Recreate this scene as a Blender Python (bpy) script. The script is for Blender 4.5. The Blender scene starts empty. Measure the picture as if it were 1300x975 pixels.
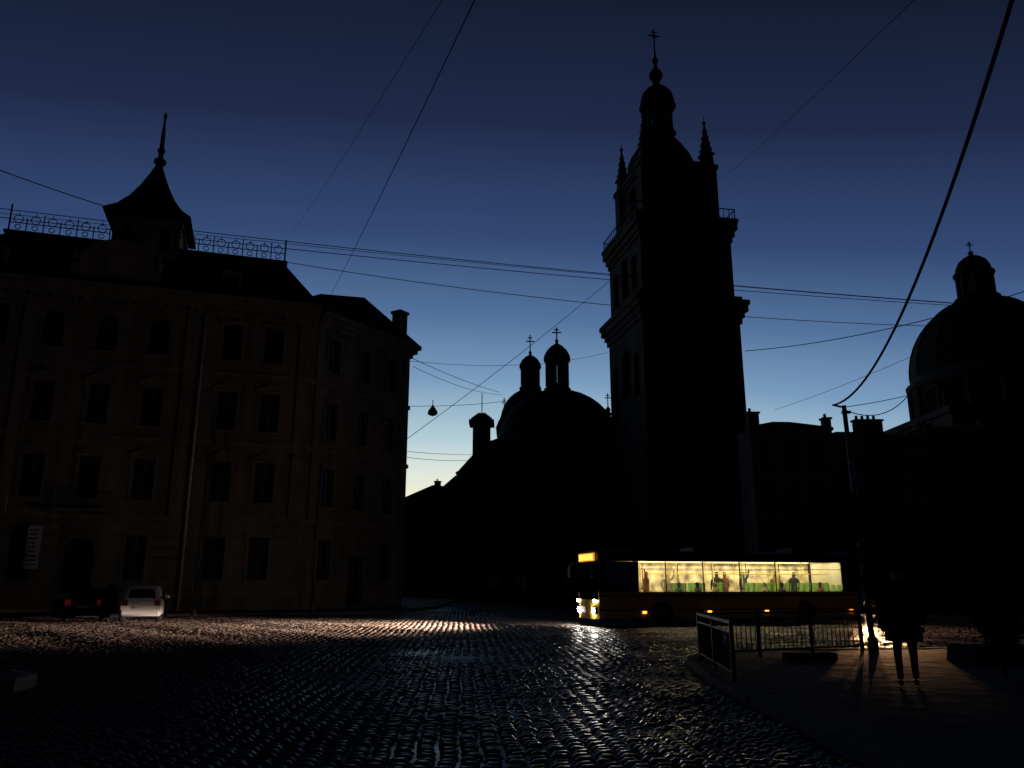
import bpy, math, random
import numpy as np
from mathutils import Vector
random.seed(7); rng=np.random.default_rng(7)
scene=bpy.context.scene
COL=scene.collection
def lin(c):
    return tuple(((v/255)/12.92 if v/255<=0.04045 else ((v/255+0.055)/1.055)**2.4) for v in c)
# ---------------------------------------------------------------- materials
def mat(name,col,rough=0.8,var=0.25,scale=1.5,bump=0.3,bscale=12,metal=0.0,dist=0.02,spec=None,streak=0):
    m=bpy.data.materials.new(name); m.use_nodes=True
    nt=m.node_tree; N=nt.nodes; L=nt.links
    b=N['Principled BSDF']; b.inputs['Roughness'].default_value=rough; b.inputs['Metallic'].default_value=metal
    if spec is not None: b.inputs['Specular IOR Level'].default_value=spec
    tc=N.new('ShaderNodeTexCoord')
    n=N.new('ShaderNodeTexNoise'); n.inputs['Scale'].default_value=scale; n.inputs['Detail'].default_value=6
    L.new(tc.outputs['Object'],n.inputs['Vector'])
    r=N.new('ShaderNodeValToRGB')
    r.color_ramp.elements[0].position=0.3; r.color_ramp.elements[1].position=0.7
    r.color_ramp.elements[0].color=tuple(c*(1-var) for c in col)+(1,)
    r.color_ramp.elements[1].color=tuple(min(1,c*(1+var)) for c in col)+(1,)
    L.new(n.outputs['Fac'],r.inputs['Fac'])
    if streak:
        mp=N.new('ShaderNodeMapping'); mp.inputs['Scale'].default_value=(1.6,1.6,.12); L.new(tc.outputs['Object'],mp.inputs['Vector'])
        n3=N.new('ShaderNodeTexNoise'); n3.inputs['Scale'].default_value=1; n3.inputs['Detail'].default_value=7; L.new(mp.outputs[0],n3.inputs['Vector'])
        r3=N.new('ShaderNodeValToRGB'); r3.color_ramp.elements[0].position=.35; r3.color_ramp.elements[1].position=.65; r3.color_ramp.elements[0].color=(.45,.43,.4,1)
        L.new(n3.outputs['Fac'],r3.inputs['Fac'])
        mx=N.new('ShaderNodeMixRGB'); mx.blend_type='MULTIPLY'; mx.inputs[0].default_value=streak; L.new(r.outputs['Color'],mx.inputs[1]); L.new(r3.outputs['Color'],mx.inputs[2]); L.new(mx.outputs[0],b.inputs['Base Color'])
    else: L.new(r.outputs['Color'],b.inputs['Base Color'])
    if bump>0:
        n2=N.new('ShaderNodeTexNoise'); n2.inputs['Scale'].default_value=bscale; n2.inputs['Detail'].default_value=5
        L.new(tc.outputs['Object'],n2.inputs['Vector'])
        bp=N.new('ShaderNodeBump'); bp.inputs['Strength'].default_value=bump; bp.inputs['Distance'].default_value=dist
        L.new(n2.outputs['Fac'],bp.inputs['Height']); L.new(bp.outputs['Normal'],b.inputs['Normal'])
    return m
def emis(name,col,s,sample=True):
    m=bpy.data.materials.new(name); m.use_nodes=True
    b=m.node_tree.nodes['Principled BSDF']; b.inputs['Base Color'].default_value=col+(1,)
    b.inputs['Emission Color'].default_value=col+(1,); b.inputs['Emission Strength'].default_value=s
    if not sample: m.cycles.emission_sampling='NONE'
    return m
M_wallA=mat('stucco_ochre',(0.20,0.148,0.10),0.9,0.25,0.6,0.3,9,spec=.2,streak=.7)
M_trimA=mat('stucco_trim',(0.21,0.165,0.115),0.85,0.2,1,0.2,9,spec=.2,streak=.5)
M_roof=mat('sheet_metal_roof',(0.02,0.02,0.021),0.8,0.3,1,0.2,3,spec=.15)
M_iron=mat('wrought_iron',(0.02,0.02,0.02),0.7,0.2,3,0.1,20,spec=.2)
M_glassd=mat('window_glass_dark',(0.008,0.009,0.010),0.15,0.2,1,0.05,1.5)
M_dull=mat('louvre_dark',(0.01,0.01,0.01),0.9,0.2,1,0.0,1.5,spec=.05)
M_frame=mat('window_frame',(0.09,0.075,0.06),0.7,0.1,3,0,5,spec=.2)
M_stone=mat('tower_stone',(0.10,0.088,0.078),0.95,0.3,0.5,0.5,5,spec=.1,streak=.5)
M_stone2=mat('church_stone',(0.07,0.063,0.06),0.95,0.3,0.5,0.5,5,spec=.1)
M_copper=mat('dark_copper_dome',(0.018,0.021,0.021),0.85,0.3,1,0.2,3,spec=.1)
M_grey=mat('stucco_grey',(0.19,0.165,0.145),0.9,0.2,0.5,0.3,8,spec=.2,streak=.6)
M_grey2=mat('stucco_cream',(0.21,0.175,0.14),0.9,0.2,0.5,0.3,8,spec=.2,streak=.6)
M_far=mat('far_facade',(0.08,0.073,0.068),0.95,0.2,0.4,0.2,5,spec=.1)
M_kerb=mat('granite_kerb',(0.085,0.075,0.068),0.85,0.25,5,0.4,40,spec=.1)
M_pole=mat('painted_steel_pole',(0.22,0.21,0.19),0.5,0.2,4,0.2,30,0.2)
M_poled=mat('dark_steel_pole',(0.04,0.04,0.04),0.6,0.2,4,0.2,30)
M_rub=mat('rubber',(0.015,0.015,0.015),0.85,0.2,5,0.1,40,spec=.2)
M_chrome=mat('brushed_metal',(0.3,0.3,0.3),0.4,0.1,5,0.05,60,0.9)
M_cable=mat('cable_black',(0.01,0.01,0.012),0.8,0.1,5,0,5,spec=.1)
M_bark=mat('bark',(0.04,0.03,0.024),0.9,0.3,5,0.6,30,spec=.1)
M_leaf=mat('leaves',(0.02,0.026,0.012),0.8,0.5,6,0,5,spec=.1)
# ---------------------------------------------------------------- mesh builder
class T:
    def __init__(s,x=0,y=0,ang=0,z=0):
        a=math.radians(ang); s.x,s.y,s.z=x,y,z; s.c,s.s=math.cos(a),math.sin(a)
    def __call__(s,p):
        return (s.x+p[0]*s.c-p[1]*s.s, s.y+p[0]*s.s+p[1]*s.c, s.z+p[2])
    def sub(s,a,b,ang=0,z=0):
        w=s((a,b,z)); t=T(w[0],w[1],0,w[2]); r=math.radians(ang)
        c,sn=math.cos(r),math.sin(r)
        t.c=s.c*c-s.s*sn; t.s=s.s*c+s.c*sn
        return t
class MB:
    def __init__(s,tf=None): s.v=[];s.f=[];s.tf=tf or T()
    def add(s,vs,fs,tf=None):
        o=len(s.v); tf=tf or s.tf
        s.v+= [tf(p) for p in vs]; s.f+=[tuple(i+o for i in f) for f in fs]
    def quad(s,*p,tf=None): s.add(p,[tuple(range(len(p)))],tf)
    def box(s,a0,a1,b0,b1,z0,z1,tf=None,top=None):
        i=top or 0
        s.add([(a0,b0,z0),(a1,b0,z0),(a1,b1,z0),(a0,b1,z0),(a0+i,b0+i,z1),(a1-i,b0+i,z1),(a1-i,b1-i,z1),(a0+i,b1-i,z1)],
              [(0,3,2,1),(4,5,6,7),(0,1,5,4),(1,2,6,5),(2,3,7,6),(3,0,4,7)],tf)
    def frustum(s,r0,r1,z0,z1,tf=None):
        a0,a1,b0,b1=r0; c0,c1,d0,d1=r1
        s.add([(a0,b0,z0),(a1,b0,z0),(a1,b1,z0),(a0,b1,z0),(c0,d0,z1),(c1,d0,z1),(c1,d1,z1),(c0,d1,z1)],
              [(0,3,2,1),(4,5,6,7),(0,1,5,4),(1,2,6,5),(2,3,7,6),(3,0,4,7)],tf)
    def lathe(s,prof,cx=0,cy=0,n=24,tf=None,rot=0,ys=1.0):
        vs=[];fs=[]
        for r,z in prof:
            for k in range(n):
                a=2*math.pi*k/n+rot; vs.append((cx+r*math.cos(a),cy+ys*r*math.sin(a),z))
        for i in range(len(prof)-1):
            for k in range(n):
                k2=(k+1)%n
                fs.append((i*n+k,i*n+k2,(i+1)*n+k2,(i+1)*n+k))
        fs.append(tuple(range(n))[::-1]); fs.append(tuple((len(prof)-1)*n+k for k in range(n)))
        s.add(vs,fs,tf)
    def tube(s,p,q,r,n=8,tf=None,r2=None):
        p=Vector(p);q=Vector(q);d=(q-p).normalized(); r2=r if r2 is None else r2
        u=d.orthogonal().normalized(); w=d.cross(u)
        vs=[];
        for c,rr in((p,r),(q,r2)):
            for k in range(n):
                a=2*math.pi*k/n; vs.append(tuple(c+u*math.cos(a)*rr+w*math.sin(a)*rr))
        fs=[(k,(k+1)%n,n+(k+1)%n,n+k) for k in range(n)]+[tuple(range(n))[::-1],tuple(range(n,2*n))]
        s.add(vs,fs,tf)
    def obj(s,name,m,parent=None,smooth=False,bevel=0):
        me=bpy.data.meshes.new(name); me.from_pydata(s.v,[],s.f); me.update()
        o=bpy.data.objects.new(name,me); COL.objects.link(o)
        me.materials.append(m)
        if smooth:
            for p in me.polygons: p.use_smooth=True
        if bevel:
            b=o.modifiers.new('bevel','BEVEL'); b.width=bevel; b.segments=2; b.limit_method='ANGLE'
        if parent: o.parent=parent
        return o
def empty(name):
    o=bpy.data.objects.new(name,None); COL.objects.link(o); return o
class Bld:
    """building: collects wall / trim / glass / frame meshes"""
    def __init__(s,tf): s.w=MB(tf);s.t=MB(tf);s.g=MB(tf);s.fr=MB(tf);s.r=MB(tf);s.tf=tf
    def wall(s,L,z0,z1,wins,tf=None,depth=0.28,trim=True,bars=True):
        tf=tf or s.tf
        xs=sorted({0,L}|{round(w[0],4) for w in wins}|{round(w[1],4) for w in wins})
        zs=sorted({z0,z1}|{round(w[2],4) for w in wins}|{round(w[3],4) for w in wins})
        for i in range(len(xs)-1):
            for j in range(len(zs)-1):
                cx=(xs[i]+xs[i+1])/2; cz=(zs[j]+zs[j+1])/2
                if any(w[0]<cx<w[1] and w[2]<cz<w[3] for w in wins): continue
                s.w.quad((xs[i],0,zs[j]),(xs[i+1],0,zs[j]),(xs[i+1],0,zs[j+1]),(xs[i],0,zs[j+1]),tf=tf)
        for w in wins:
            a0,a1,c0,c1=w[:4]; arch=len(w)>4 and w[4]
            s.w.quad((a0,0,c0),(a0,depth,c0),(a0,depth,c1),(a0,0,c1),tf=tf)
            s.w.quad((a1,0,c0),(a1,0,c1),(a1,depth,c1),(a1,depth,c0),tf=tf)
            s.w.quad((a0,0,c0),(a1,0,c0),(a1,depth,c0),(a0,depth,c0),tf=tf)
            s.w.quad((a0,0,c1),(a0,depth,c1),(a1,depth,c1),(a1,0,c1),tf=tf)
            s.g.quad((a0,depth,c0),(a1,depth,c0),(a1,depth,c1),(a0,depth,c1),tf=tf)
            if arch:
                r=(a1-a0)/2; cx=(a0+a1)/2; cz=c1-r; n=8
                pts=[(cx-r*math.cos(math.pi*k/n),cz+r*math.sin(math.pi*k/n)) for k in range(n+1)]
                for k in range(n):
                    p,q=pts[k],pts[k+1]
                    s.w.quad((p[0],0,p[1]),(q[0],0,q[1]),(q[0],0,c1),(p[0],0,c1),tf=tf)
                    s.w.quad((p[0],0,p[1]),(p[0],depth*.8,p[1]),(q[0],depth*.8,q[1]),(q[0],0,q[1]),tf=tf)
                    if trim:
                        f=1.14
                        P=(cx+(p[0]-cx)*f,cz+(p[1]-cz)*f);Q=(cx+(q[0]-cx)*f,cz+(q[1]-cz)*f)
                        s.t.quad((p[0],-.08,p[1]),(q[0],-.08,q[1]),(Q[0],-.08,Q[1]),(P[0],-.08,P[1]),tf=tf)
                        s.t.quad((P[0],-.08,P[1]),(Q[0],-.08,Q[1]),(Q[0],0,Q[1]),(P[0],0,P[1]),tf=tf)
            if bars:
                d=depth-.06; m=(a0+a1)/2; h=c0+(c1-c0)*.66
                for (x0,x1,y0,y1) in ((m-.04,m+.04,c0+.06,c1-.06),(a0,a0+.06,c0,c1),(a1-.06,a1,c0,c1),(a0+.06,a1-.06,c0,c0+.06),(a0+.06,a1-.06,c1-.06,c1)):
                    s.fr.box(x0,x1,d,d+.05,y0,y1,tf=tf)
                s.fr.box(a0+.06,m-.04,d,d+.045,h-.035,h+.035,tf=tf); s.fr.box(m+.04,a1-.06,d,d+.045,h-.035,h+.035,tf=tf)
            if trim:
                s.t.box(a0-.18,a1+.18,-.14,.05,c0-.14,c0-.002,tf=tf)
                if not arch:
                    s.t.box(a0-.16,a0-.002,-.06,.05,c0,c1,tf=tf); s.t.box(a1+.002,a1+.16,-.06,.05,c0,c1,tf=tf)
                    s.t.box(a0-.24,a1+.24,-.16,.05,c1+.002,c1+.2,tf=tf)
    def done(s,name,mw,mt,mr=None,mg=None):
        e=empty(name)
        if s.w.f: s.w.obj('walls',mw,e)
        if s.t.f: s.t.obj('trim',mt,e)
        if s.g.f: s.g.obj('window_panes',mg or M_glassd,e)
        if s.fr.f: s.fr.obj('window_frames',M_frame,e)
        if s.r.f: s.r.obj('roof',mr or M_roof,e)
        return e
def cross(mb,x,y,z0,z1,t,tf=None,w=None):
    w=w or (z1-z0)*.35
    mb.tube((x,y,z0),(x,y,z1),t,6,tf); 
    mb.tube((x-w,y,z0+(z1-z0)*.68),(x+w,y,z0+(z1-z0)*.68),t,6,tf)
    mb.tube((x-w*.55,y,z0+(z1-z0)*.85),(x+w*.55,y,z0+(z1-z0)*.85),t,6,tf)
# ---------------------------------------------------------------- world
world=bpy.data.worlds.new("World"); scene.world=world; world.use_nodes=True
nt=world.node_tree; N=nt.nodes; L=nt.links
bg=N['Background']
tc=N.new('ShaderNodeTexCoord'); sep=N.new('ShaderNodeSeparateXYZ'); L.new(tc.outputs['Generated'],sep.inputs[0])
hm=N.new('ShaderNodeVectorMath'); hm.operation='MULTIPLY'; hm.inputs[1].default_value=(1,1,0); L.new(tc.outputs['Generated'],hm.inputs[0])
hn=N.new('ShaderNodeVectorMath'); hn.operation='NORMALIZE'; L.new(hm.outputs[0],hn.inputs[0])
SA=math.radians(-5)
dt=N.new('ShaderNodeVectorMath'); dt.operation='DOT_PRODUCT'; dt.inputs[1].default_value=(math.sin(SA),math.cos(SA),0); L.new(hn.outputs[0],dt.inputs[0])
m1=N.new('ShaderNodeMath'); m1.operation='SUBTRACT'; m1.inputs[0].default_value=1; L.new(dt.outputs['Value'],m1.inputs[1])
m2=N.new('ShaderNodeMath'); m2.operation='MULTIPLY'; m2.inputs[1].default_value=0.34; L.new(m1.outputs[0],m2.inputs[0])
m3=N.new('ShaderNodeMath'); m3.operation='ADD'; L.new(sep.outputs['Z'],m3.inputs[0]); L.new(m2.outputs[0],m3.inputs[1])
rp=N.new('ShaderNodeValToRGB'); L.new(m3.outputs[0],rp.inputs['Fac'])
stops=[(0.0,(255,236,190)),(0.10,(244,240,210)),(0.135,(222,230,220)),(0.178,(176,204,214)),(0.25,(120,154,188)),(0.325,(82,113,155)),(0.415,(51,73,115)),(0.535,(31,42,72)),(0.66,(20,26,46)),(0.78,(8,10,18)),(1.0,(3,3,5))]
cr=rp.color_ramp
cr.elements[0].position=0; cr.elements[0].color=lin(stops[0][1])+(1,)
cr.elements[1].position=1; cr.elements[1].color=lin(stops[-1][1])+(1,)
for p,c in stops[1:-1]:
    e=cr.elements.new(p); e.color=lin(c)+(1,)
sky=N.new('ShaderNodeTexSky'); sky.sky_type='NISHITA'; sky.sun_disc=False
sky.sun_elevation=math.radians(0.5); sky.sun_rotation=SA
sm=N.new('ShaderNodeVectorMath'); sm.operation='SCALE'; sm.inputs['Scale'].default_value=0.0006; L.new(sky.outputs[0],sm.inputs[0])
ad=N.new('ShaderNodeVectorMath'); ad.operation='ADD'; L.new(rp.outputs['Color'],ad.inputs[0]); L.new(sm.outputs[0],ad.inputs[1])
L.new(ad.outputs[0],bg.inputs['Color']); bg.inputs['Strength'].default_value=1.0
# ---------------------------------------------------------------- camera
cam=bpy.data.cameras.new('camera'); co=bpy.data.objects.new('camera',cam); COL.objects.link(co)
cam.sensor_width=36; cam.lens=28; cam.clip_end=3000; cam.clip_start=0.1
co.location=(0,0,1.65); co.rotation_euler=(math.radians(90+14.13),0,0); scene.camera=co
scene.view_settings.view_transform='Standard'; scene.view_settings.look='None'; scene.view_settings.exposure=0
# ---------------------------------------------------------------- ground
def cobmat(name,attr=True):
    m=bpy.data.materials.new(name); m.use_nodes=True; N=m.node_tree.nodes; L=m.node_tree.links; b=N['Principled BSDF']
    b.inputs['Specular IOR Level'].default_value=.13
    tc=N.new('ShaderNodeTexCoord')
    n=N.new('ShaderNodeTexNoise'); n.inputs['Scale'].default_value=0.35; n.inputs['Detail'].default_value=4; L.new(tc.outputs['Object'],n.inputs['Vector'])
    mr=N.new('ShaderNodeMapRange'); mr.inputs['From Min'].default_value=.35; mr.inputs['From Max'].default_value=.65
    mr.inputs['To Min'].default_value=0.20; mr.inputs['To Max'].default_value=0.48; L.new(n.outputs['Fac'],mr.inputs['Value']); L.new(mr.outputs[0],b.inputs['Roughness'])
    if attr:
        a=N.new('ShaderNodeAttribute'); a.attribute_name='tone'
        r=N.new('ShaderNodeValToRGB'); r.color_ramp.elements[0].color=(0.04,0.031,0.026,1); r.color_ramp.elements[1].color=(0.14,0.105,0.085,1)
        L.new(a.outputs['Fac'],r.inputs['Fac']); L.new(r.outputs['Color'],b.inputs['Base Color'])
    else:
        v=N.new('ShaderNodeTexVoronoi'); v.inputs['Scale'].default_value=5; L.new(tc.outputs['Object'],v.inputs['Vector'])
        r=N.new('ShaderNodeValToRGB'); r.color_ramp.elements[0].color=(0.03,0.025,0.022,1); r.color_ramp.elements[1].color=(0.07,0.057,0.047,1)
        L.new(v.outputs['Color'],r.inputs['Fac']); L.new(r.outputs['Color'],b.inputs['Base Color'])
    n2=N.new('ShaderNodeTexNoise'); n2.inputs['Scale'].default_value=35; n2.inputs['Detail'].default_value=4; L.new(tc.outputs['Object'],n2.inputs['Vector'])
    bp=N.new('ShaderNodeBump'); bp.inputs['Strength'].default_value=0.5; bp.inputs['Distance'].default_value=0.008
    L.new(n2.outputs['Fac'],bp.inputs['Height']); L.new(bp.outputs['Normal'],b.inputs['Normal'])
    return m
g=MB(); S=1500; g.quad((-S,-S,-0.045),(S,-S,-0.045),(S,S,-0.045),(-S,S,-0.045)); g.obj('ground',cobmat('ground_setts',False))
FA=17.6
pav_poly=[(3.35,2),(3.35,12.5),(3.45,14.5),(3.75,18.0),(4.6,19.6),(6,20.3),(40,24.6),(60,24.6),(60,2)]
def inpoly(x,y,poly):
    ins=np.zeros(x.shape,bool); n=len(poly)
    for i in range(n):
        x1,y1=poly[i];x2,y2=poly[(i+1)%n]
        if y1==y2: continue
        c=((y1>y)!=(y2>y))&(x<(x2-x1)*(y-y1)/(y2-y1)+x1); ins^=c
    return ins
sx,sy=0.225,0.175
cx=[];cy=[]
row=0; y=4.0
while y<54:
    hw=0.70*y+5
    off=(row%2)*sx/2+rng.uniform(-.03,.03)
    xs=np.arange(-hw,hw,sx)+off
    cx.append(xs); cy.append(np.full(xs.shape,y)); y+=sy; row+=1
cx=np.concatenate(cx);cy=np.concatenate(cy)
cy=cy+0.25*np.sin(cx*0.35)+.09*cx
cx=cx+rng.normal(0,.006,len(cx)); cy=cy+rng.normal(0,.006,len(cy))
keep=~inpoly(cx,cy,pav_poly)
keep&= (cy < 55.4+.317*cx-5.1*1.049)|(cx>-9)
cx=cx[keep];cy=cy[keep]; n=len(cx)
und=0.028*np.sin(cx*.9+cy*.3)*np.sin(cy*.7)+0.014*np.sin(cx*2.3+1)*np.cos(cy*1.9)+.012*np.sin(cx*.31+2)*np.sin(cy*.23)
h=und+rng.uniform(-.011,.011,n); tx=rng.normal(0,.05,n); ty=rng.normal(0,.045,n)
wx=sx*rng.uniform(.78,.93,n)/2; wy=sy*rng.uniform(.78,.93,n)/2; rot=rng.normal(.09,.06,n)
gx=np.array([-1,-.55,.55,1]); V=np.zeros((n,16,3),np.float32)
for i in range(4):
    for j in range(4):
        ex=i in(0,3); ey=j in(0,3); k=i*4+j
        f=0.82 if (ex and ey) else 1
        lx=gx[i]*f*wx; ly=gx[j]*f*wy
        z=h+lx*tx+ly*ty-(0.045 if (ex and ey) else 0.03 if (ex or ey) else 0)
        V[:,k,0]=cx+lx*np.cos(rot)-ly*np.sin(rot); V[:,k,1]=cy+lx*np.sin(rot)+ly*np.cos(rot); V[:,k,2]=z
q=[]
for i in range(3):
    for j in range(3):
        q.append([i*4+j,(i+1)*4+j,(i+1)*4+j+1,i*4+j+1])
q=np.array(q); F=(np.arange(n)[:,None,None]*16+q[None]).reshape(-1,4)
me=bpy.data.meshes.new('setts'); me.vertices.add(n*16); me.vertices.foreach_set('co',V.ravel())
me.loops.add(F.size); me.loops.foreach_set('vertex_index',F.ravel().astype(np.int32))
me.polygons.add(len(F)); me.polygons.foreach_set('loop_start',np.arange(0,F.size,4,dtype=np.int32)); me.polygons.foreach_set('loop_total',np.full(len(F),4,np.int32))
me.polygons.foreach_set('use_smooth',np.ones(len(F),bool)); me.update(calc_edges=True)
at=me.attributes.new('tone','FLOAT','POINT'); at.data.foreach_set('value',np.repeat(rng.uniform(0,1,n),16).astype(np.float32))
me.materials.append(cobmat('granite_setts'))
road=bpy.data.objects.new('cobblestone_road',me); COL.objects.link(road)
def slab(name,poly,z,m,mk,kerb_edges):
    e=empty(name); mb=MB(); mb.add([(x,y,z) for x,y in poly],[tuple(range(len(poly)))])
    o=mb.obj('paving',m,e)
    kb=MB()
    for i in kerb_edges:
        p=Vector(poly[i]);q_=Vector(poly[(i+1)%len(poly)]); d=(q_-p); Ln=d.length; d.normalize(); a=math.degrees(math.atan2(d.y,d.x)); t=T(p.x,p.y,a)
        s=0
        while s<Ln-.01:
            e2=min(Ln,s+1.0); kb.box(s+.006,e2-.006,-.16,.02,-.06,z+.012+random.uniform(-.004,.004),tf=t); s+=1.0
    kb.obj('kerb_stones',mk,e,bevel=.012)
    return e
def pavemat():
    m=bpy.data.materials.new('concrete_pavers'); m.use_nodes=True; N=m.node_tree.nodes; L=m.node_tree.links; b=N['Principled BSDF']; b.inputs['Roughness'].default_value=.8; b.inputs['Specular IOR Level'].default_value=.1
    tc=N.new('ShaderNodeTexCoord'); br=N.new('ShaderNodeTexBrick'); br.inputs['Scale'].default_value=2.5
    br.inputs['Color1'].default_value=(0.10,0.078,0.062,1);br.inputs['Color2'].default_value=(0.07,0.056,0.046,1);br.inputs['Mortar'].default_value=(0.03,0.03,0.03,1); br.inputs['Mortar Size'].default_value=.02
    L.new(tc.outputs['Object'],br.inputs['Vector'])
    n=N.new('ShaderNodeTexNoise'); n.inputs['Scale'].default_value=2; n.inputs['Detail'].default_value=6; L.new(tc.outputs['Object'],n.inputs['Vector'])
    mx=N.new('ShaderNodeMixRGB'); mx.blend_type='MULTIPLY'; mx.inputs[0].default_value=.6; L.new(br.outputs['Color'],mx.inputs[1]); L.new(n.outputs['Fac'],mx.inputs[2]); L.new(mx.outputs[0],b.inputs['Base Color'])
    bp=N.new('ShaderNodeBump'); bp.inputs['Strength'].default_value=.5; bp.inputs['Distance'].default_value=.01; bp.invert=True; L.new(br.outputs['Fac'],bp.inputs['Height']); 
    bp2=N.new('ShaderNodeBump'); bp2.inputs['Strength'].default_value=.6; bp2.inputs['Distance'].default_value=.05; L.new(n.outputs['Fac'],bp2.inputs['Height']); L.new(bp.outputs['Normal'],bp2.inputs['Normal']); L.new(bp2.outputs['Normal'],b.inputs['Normal'])
    return m
M_pave=pavemat()
slab('pavement',pav_poly,0.12,M_pave,M_kerb,[0,1,2,3,4,5])
tA=T(-13.6,51.0,FA)
def w2(t,a,b): p=t((a,b,0)); return (p[0],p[1])
slab('pavement',[w2(tA,-40,-5),w2(tA,3,-5),w2(tA,6.5,-2),(-5.5,60),(-6,90),(-12,90),(-9,60),w2(tA,-2,2),w2(tA,-40,2)],0.13,M_pave,M_kerb,[0,1,2,3])
slab('traffic_island',[(-14,12.6),(-8.35,12.9),(-8.0,13.3),(-8.1,14.1),(-8.6,14.5),(-14,14.4)],0.2,M_pave,mat('pale_kerb',(0.26,0.20,0.165),.85,.2,5,.4,40,spec=.1),[0,1,2,3,4])
# ---------------------------------------------------------------- left corner building
tL=T(*w2(tA,-24,0),FA)
B=Bld(tL)
rows=[(1.9,4.5),(6.6,9.1),(11.1,13.6),(15.7,18.1)]
acs=[21.8,19.2,14.8,11.8,8.8,5.8,2.8]
wins=[]
for r,(z0,z1) in enumerate(rows):
    for a in acs:
        w=.6
        if r==0 and a==11.8: wins.append((a-.85,a+.85,0.3,4.3,True)); continue
        wins.append((a-w,a+w,z0,z1,r==3 and a in(14.8,11.8,8.8)))
B.wall(24,0,19.5,wins)
B.wall(14,0,19.5,[(4,5.2,z0,z1) for z0,z1 in rows],tf=tL.sub(0,14,-90))
B.wall(14,0,19.5,[],tf=tL.sub(24,0,90))
B.wall(24,0,19.5,[],tf=tL.sub(24,14,180))
for z in (.9,5.4,10.1,14.6): B.t.box(-.15,24.15,-.13,0,z,z+.3)
for z in (1.5,2.1,2.7,3.3,3.9,4.7):
    xs=0
    for a in sorted(acs)+[99]:
        e_=min(a-.9 if a!=11.8 else a-1.15,24.05)
        if e_>xs+.1: B.t.box(xs,e_,-.05,0,z,z+.42)
        xs=a+.9 if a!=11.8 else a+1.15
        if xs>24: break
for k,(o,z0,z1) in enumerate(((.18,18.6,18.95),(.4,18.95,19.25),(.62,19.25,19.6),(.8,19.6,19.85))): B.t.box(-o,24+o,-o,.3,z0,z1-.002)
for i in range(40): B.t.box(.2+i*.6,.45+i*.6,-.5,-.19,18.7,18.94)
for a in (0.0,7.2,16.4,23.4): B.t.box(a,a+.6,-.16,0,5.72,18.58)
for r in (1,2):
    z=rows[r][1]+.22
    for a in acs:
        B.t.add([(a-.95,-.2,z),(a+.95,-.2,z),(a,-.2,z+.5),(a-.95,0,z),(a+.95,0,z),(a,0,z+.5)],[(0,1,2),(0,3,4,1),(1,4,5,2),(2,5,3,0)])
B.t.box(10.2,13.4,-1.1,-.14,5.72,5.95); 
bal=MB(tL)
for i in range(17): bal.tube((10.3+i*.1875,-1.02,5.95),(10.3+i*.1875,-1.02,6.9),.018,5)
bal.box(10.2,13.4,-1.06,-.98,6.9,6.96)
gz=19.85
gp=[(9.3,gz),(14.5,gz),(14.5,gz+1.3),(14.1,gz+1.5),(13.9,gz+2.3),(13.3,gz+2.9),(12.6,gz+3.15),(11.9,gz+3.3),(11.2,gz+3.15),(10.5,gz+2.9),(9.9,gz+2.3),(9.7,gz+1.5),(9.3,gz+1.3)]
m_=len(gp)
B.w.add([(a,-.1,z) for a,z in gp]+[(a,.6,z) for a,z in gp],[tuple(range(m_)),tuple(range(m_,2*m_))[::-1]]+[(i,(i+1)%m_,m_+(i+1)%m_,m_+i) for i in range(m_)])
B.t.box(11.3,12.5,-.16,-.1,gz+.9,gz+2.3)
for a in (9.5,14.3): B.t.lathe([(.12,gz+1.45),(.28,gz+1.7),(.3,gz+2.0),(.12,gz+2.25),(.16,gz+2.4),(.02,gz+2.8)],a,.25,10)
B.r.frustum((-.6,24.6,-.6,14.6),(4.6,22.1,3.2,11),19.86,24.0)
B.r.box(4.4,22.3,3.0,11.2,24.0,24.2)
for i in range(1,38):
    a=i*.65-.2; k=min(1,max(0,(a-.2)/24)); at_=4.6+k*17.5
    B.r.tube((a,-.6,19.9),(at_,3.2,24.02),.03,4)
for a in (5.0,18.8):
    B.t.box(a-.6,a+.6,.4,2.4,20.2,22.0); B.g.quad((a-.4,.39,20.5),(a+.4,.39,20.5),(a+.4,.39,21.7),(a-.4,.39,21.7))
    B.r.add([(a-.8,.2,22),(a+.8,.2,22),(a,.2,22.7),(a-.8,2.8,22),(a+.8,2.8,22),(a,2.8,22.7)],[(0,1,2),(0,2,5,3),(1,4,5,2),(3,5,4)])
ta0,ta1,tb0,tb1=10.9,15.1,2.3,6.5
B.w.box(ta0,ta1,tb0,tb1,22,26.0)
B.t.box(ta0-.15,ta1+.15,tb0-.15,tb1+.15,25.5,25.75); 
cxm,cym=(ta0+ta1)/2,(tb0+tb1)/2
def ring(hw): return (cxm-hw,cxm+hw,cym-hw,cym+hw)
prof=[(2.75,25.95),(2.7,26.1),(2.05,26.75),(1.45,27.7),(.95,28.8),(.5,30.0),(.2,30.9)]
for (h0,z0),(h1,z1) in zip(prof[:-1],prof[1:]): B.r.frustum(ring(h0),ring(h1),z0,z1)
B.r.lathe([(.2,30.9),(.42,31.1),(.42,31.35),(.2,31.5),(.16,31.9),(.3,32.1),(.16,32.35),(.14,33.5),(.06,34.7),(.13,34.85),(.13,35.0),(.02,35.3)],cxm,cym,10)
for a in (ta0+.9,ta1-.9):
    B.g.quad((a-.3,tb0-.01,23.6),(a+.3,tb0-.01,23.6),(a+.3,tb0-.01,25.2),(a-.3,tb0-.01,25.2))
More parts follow.
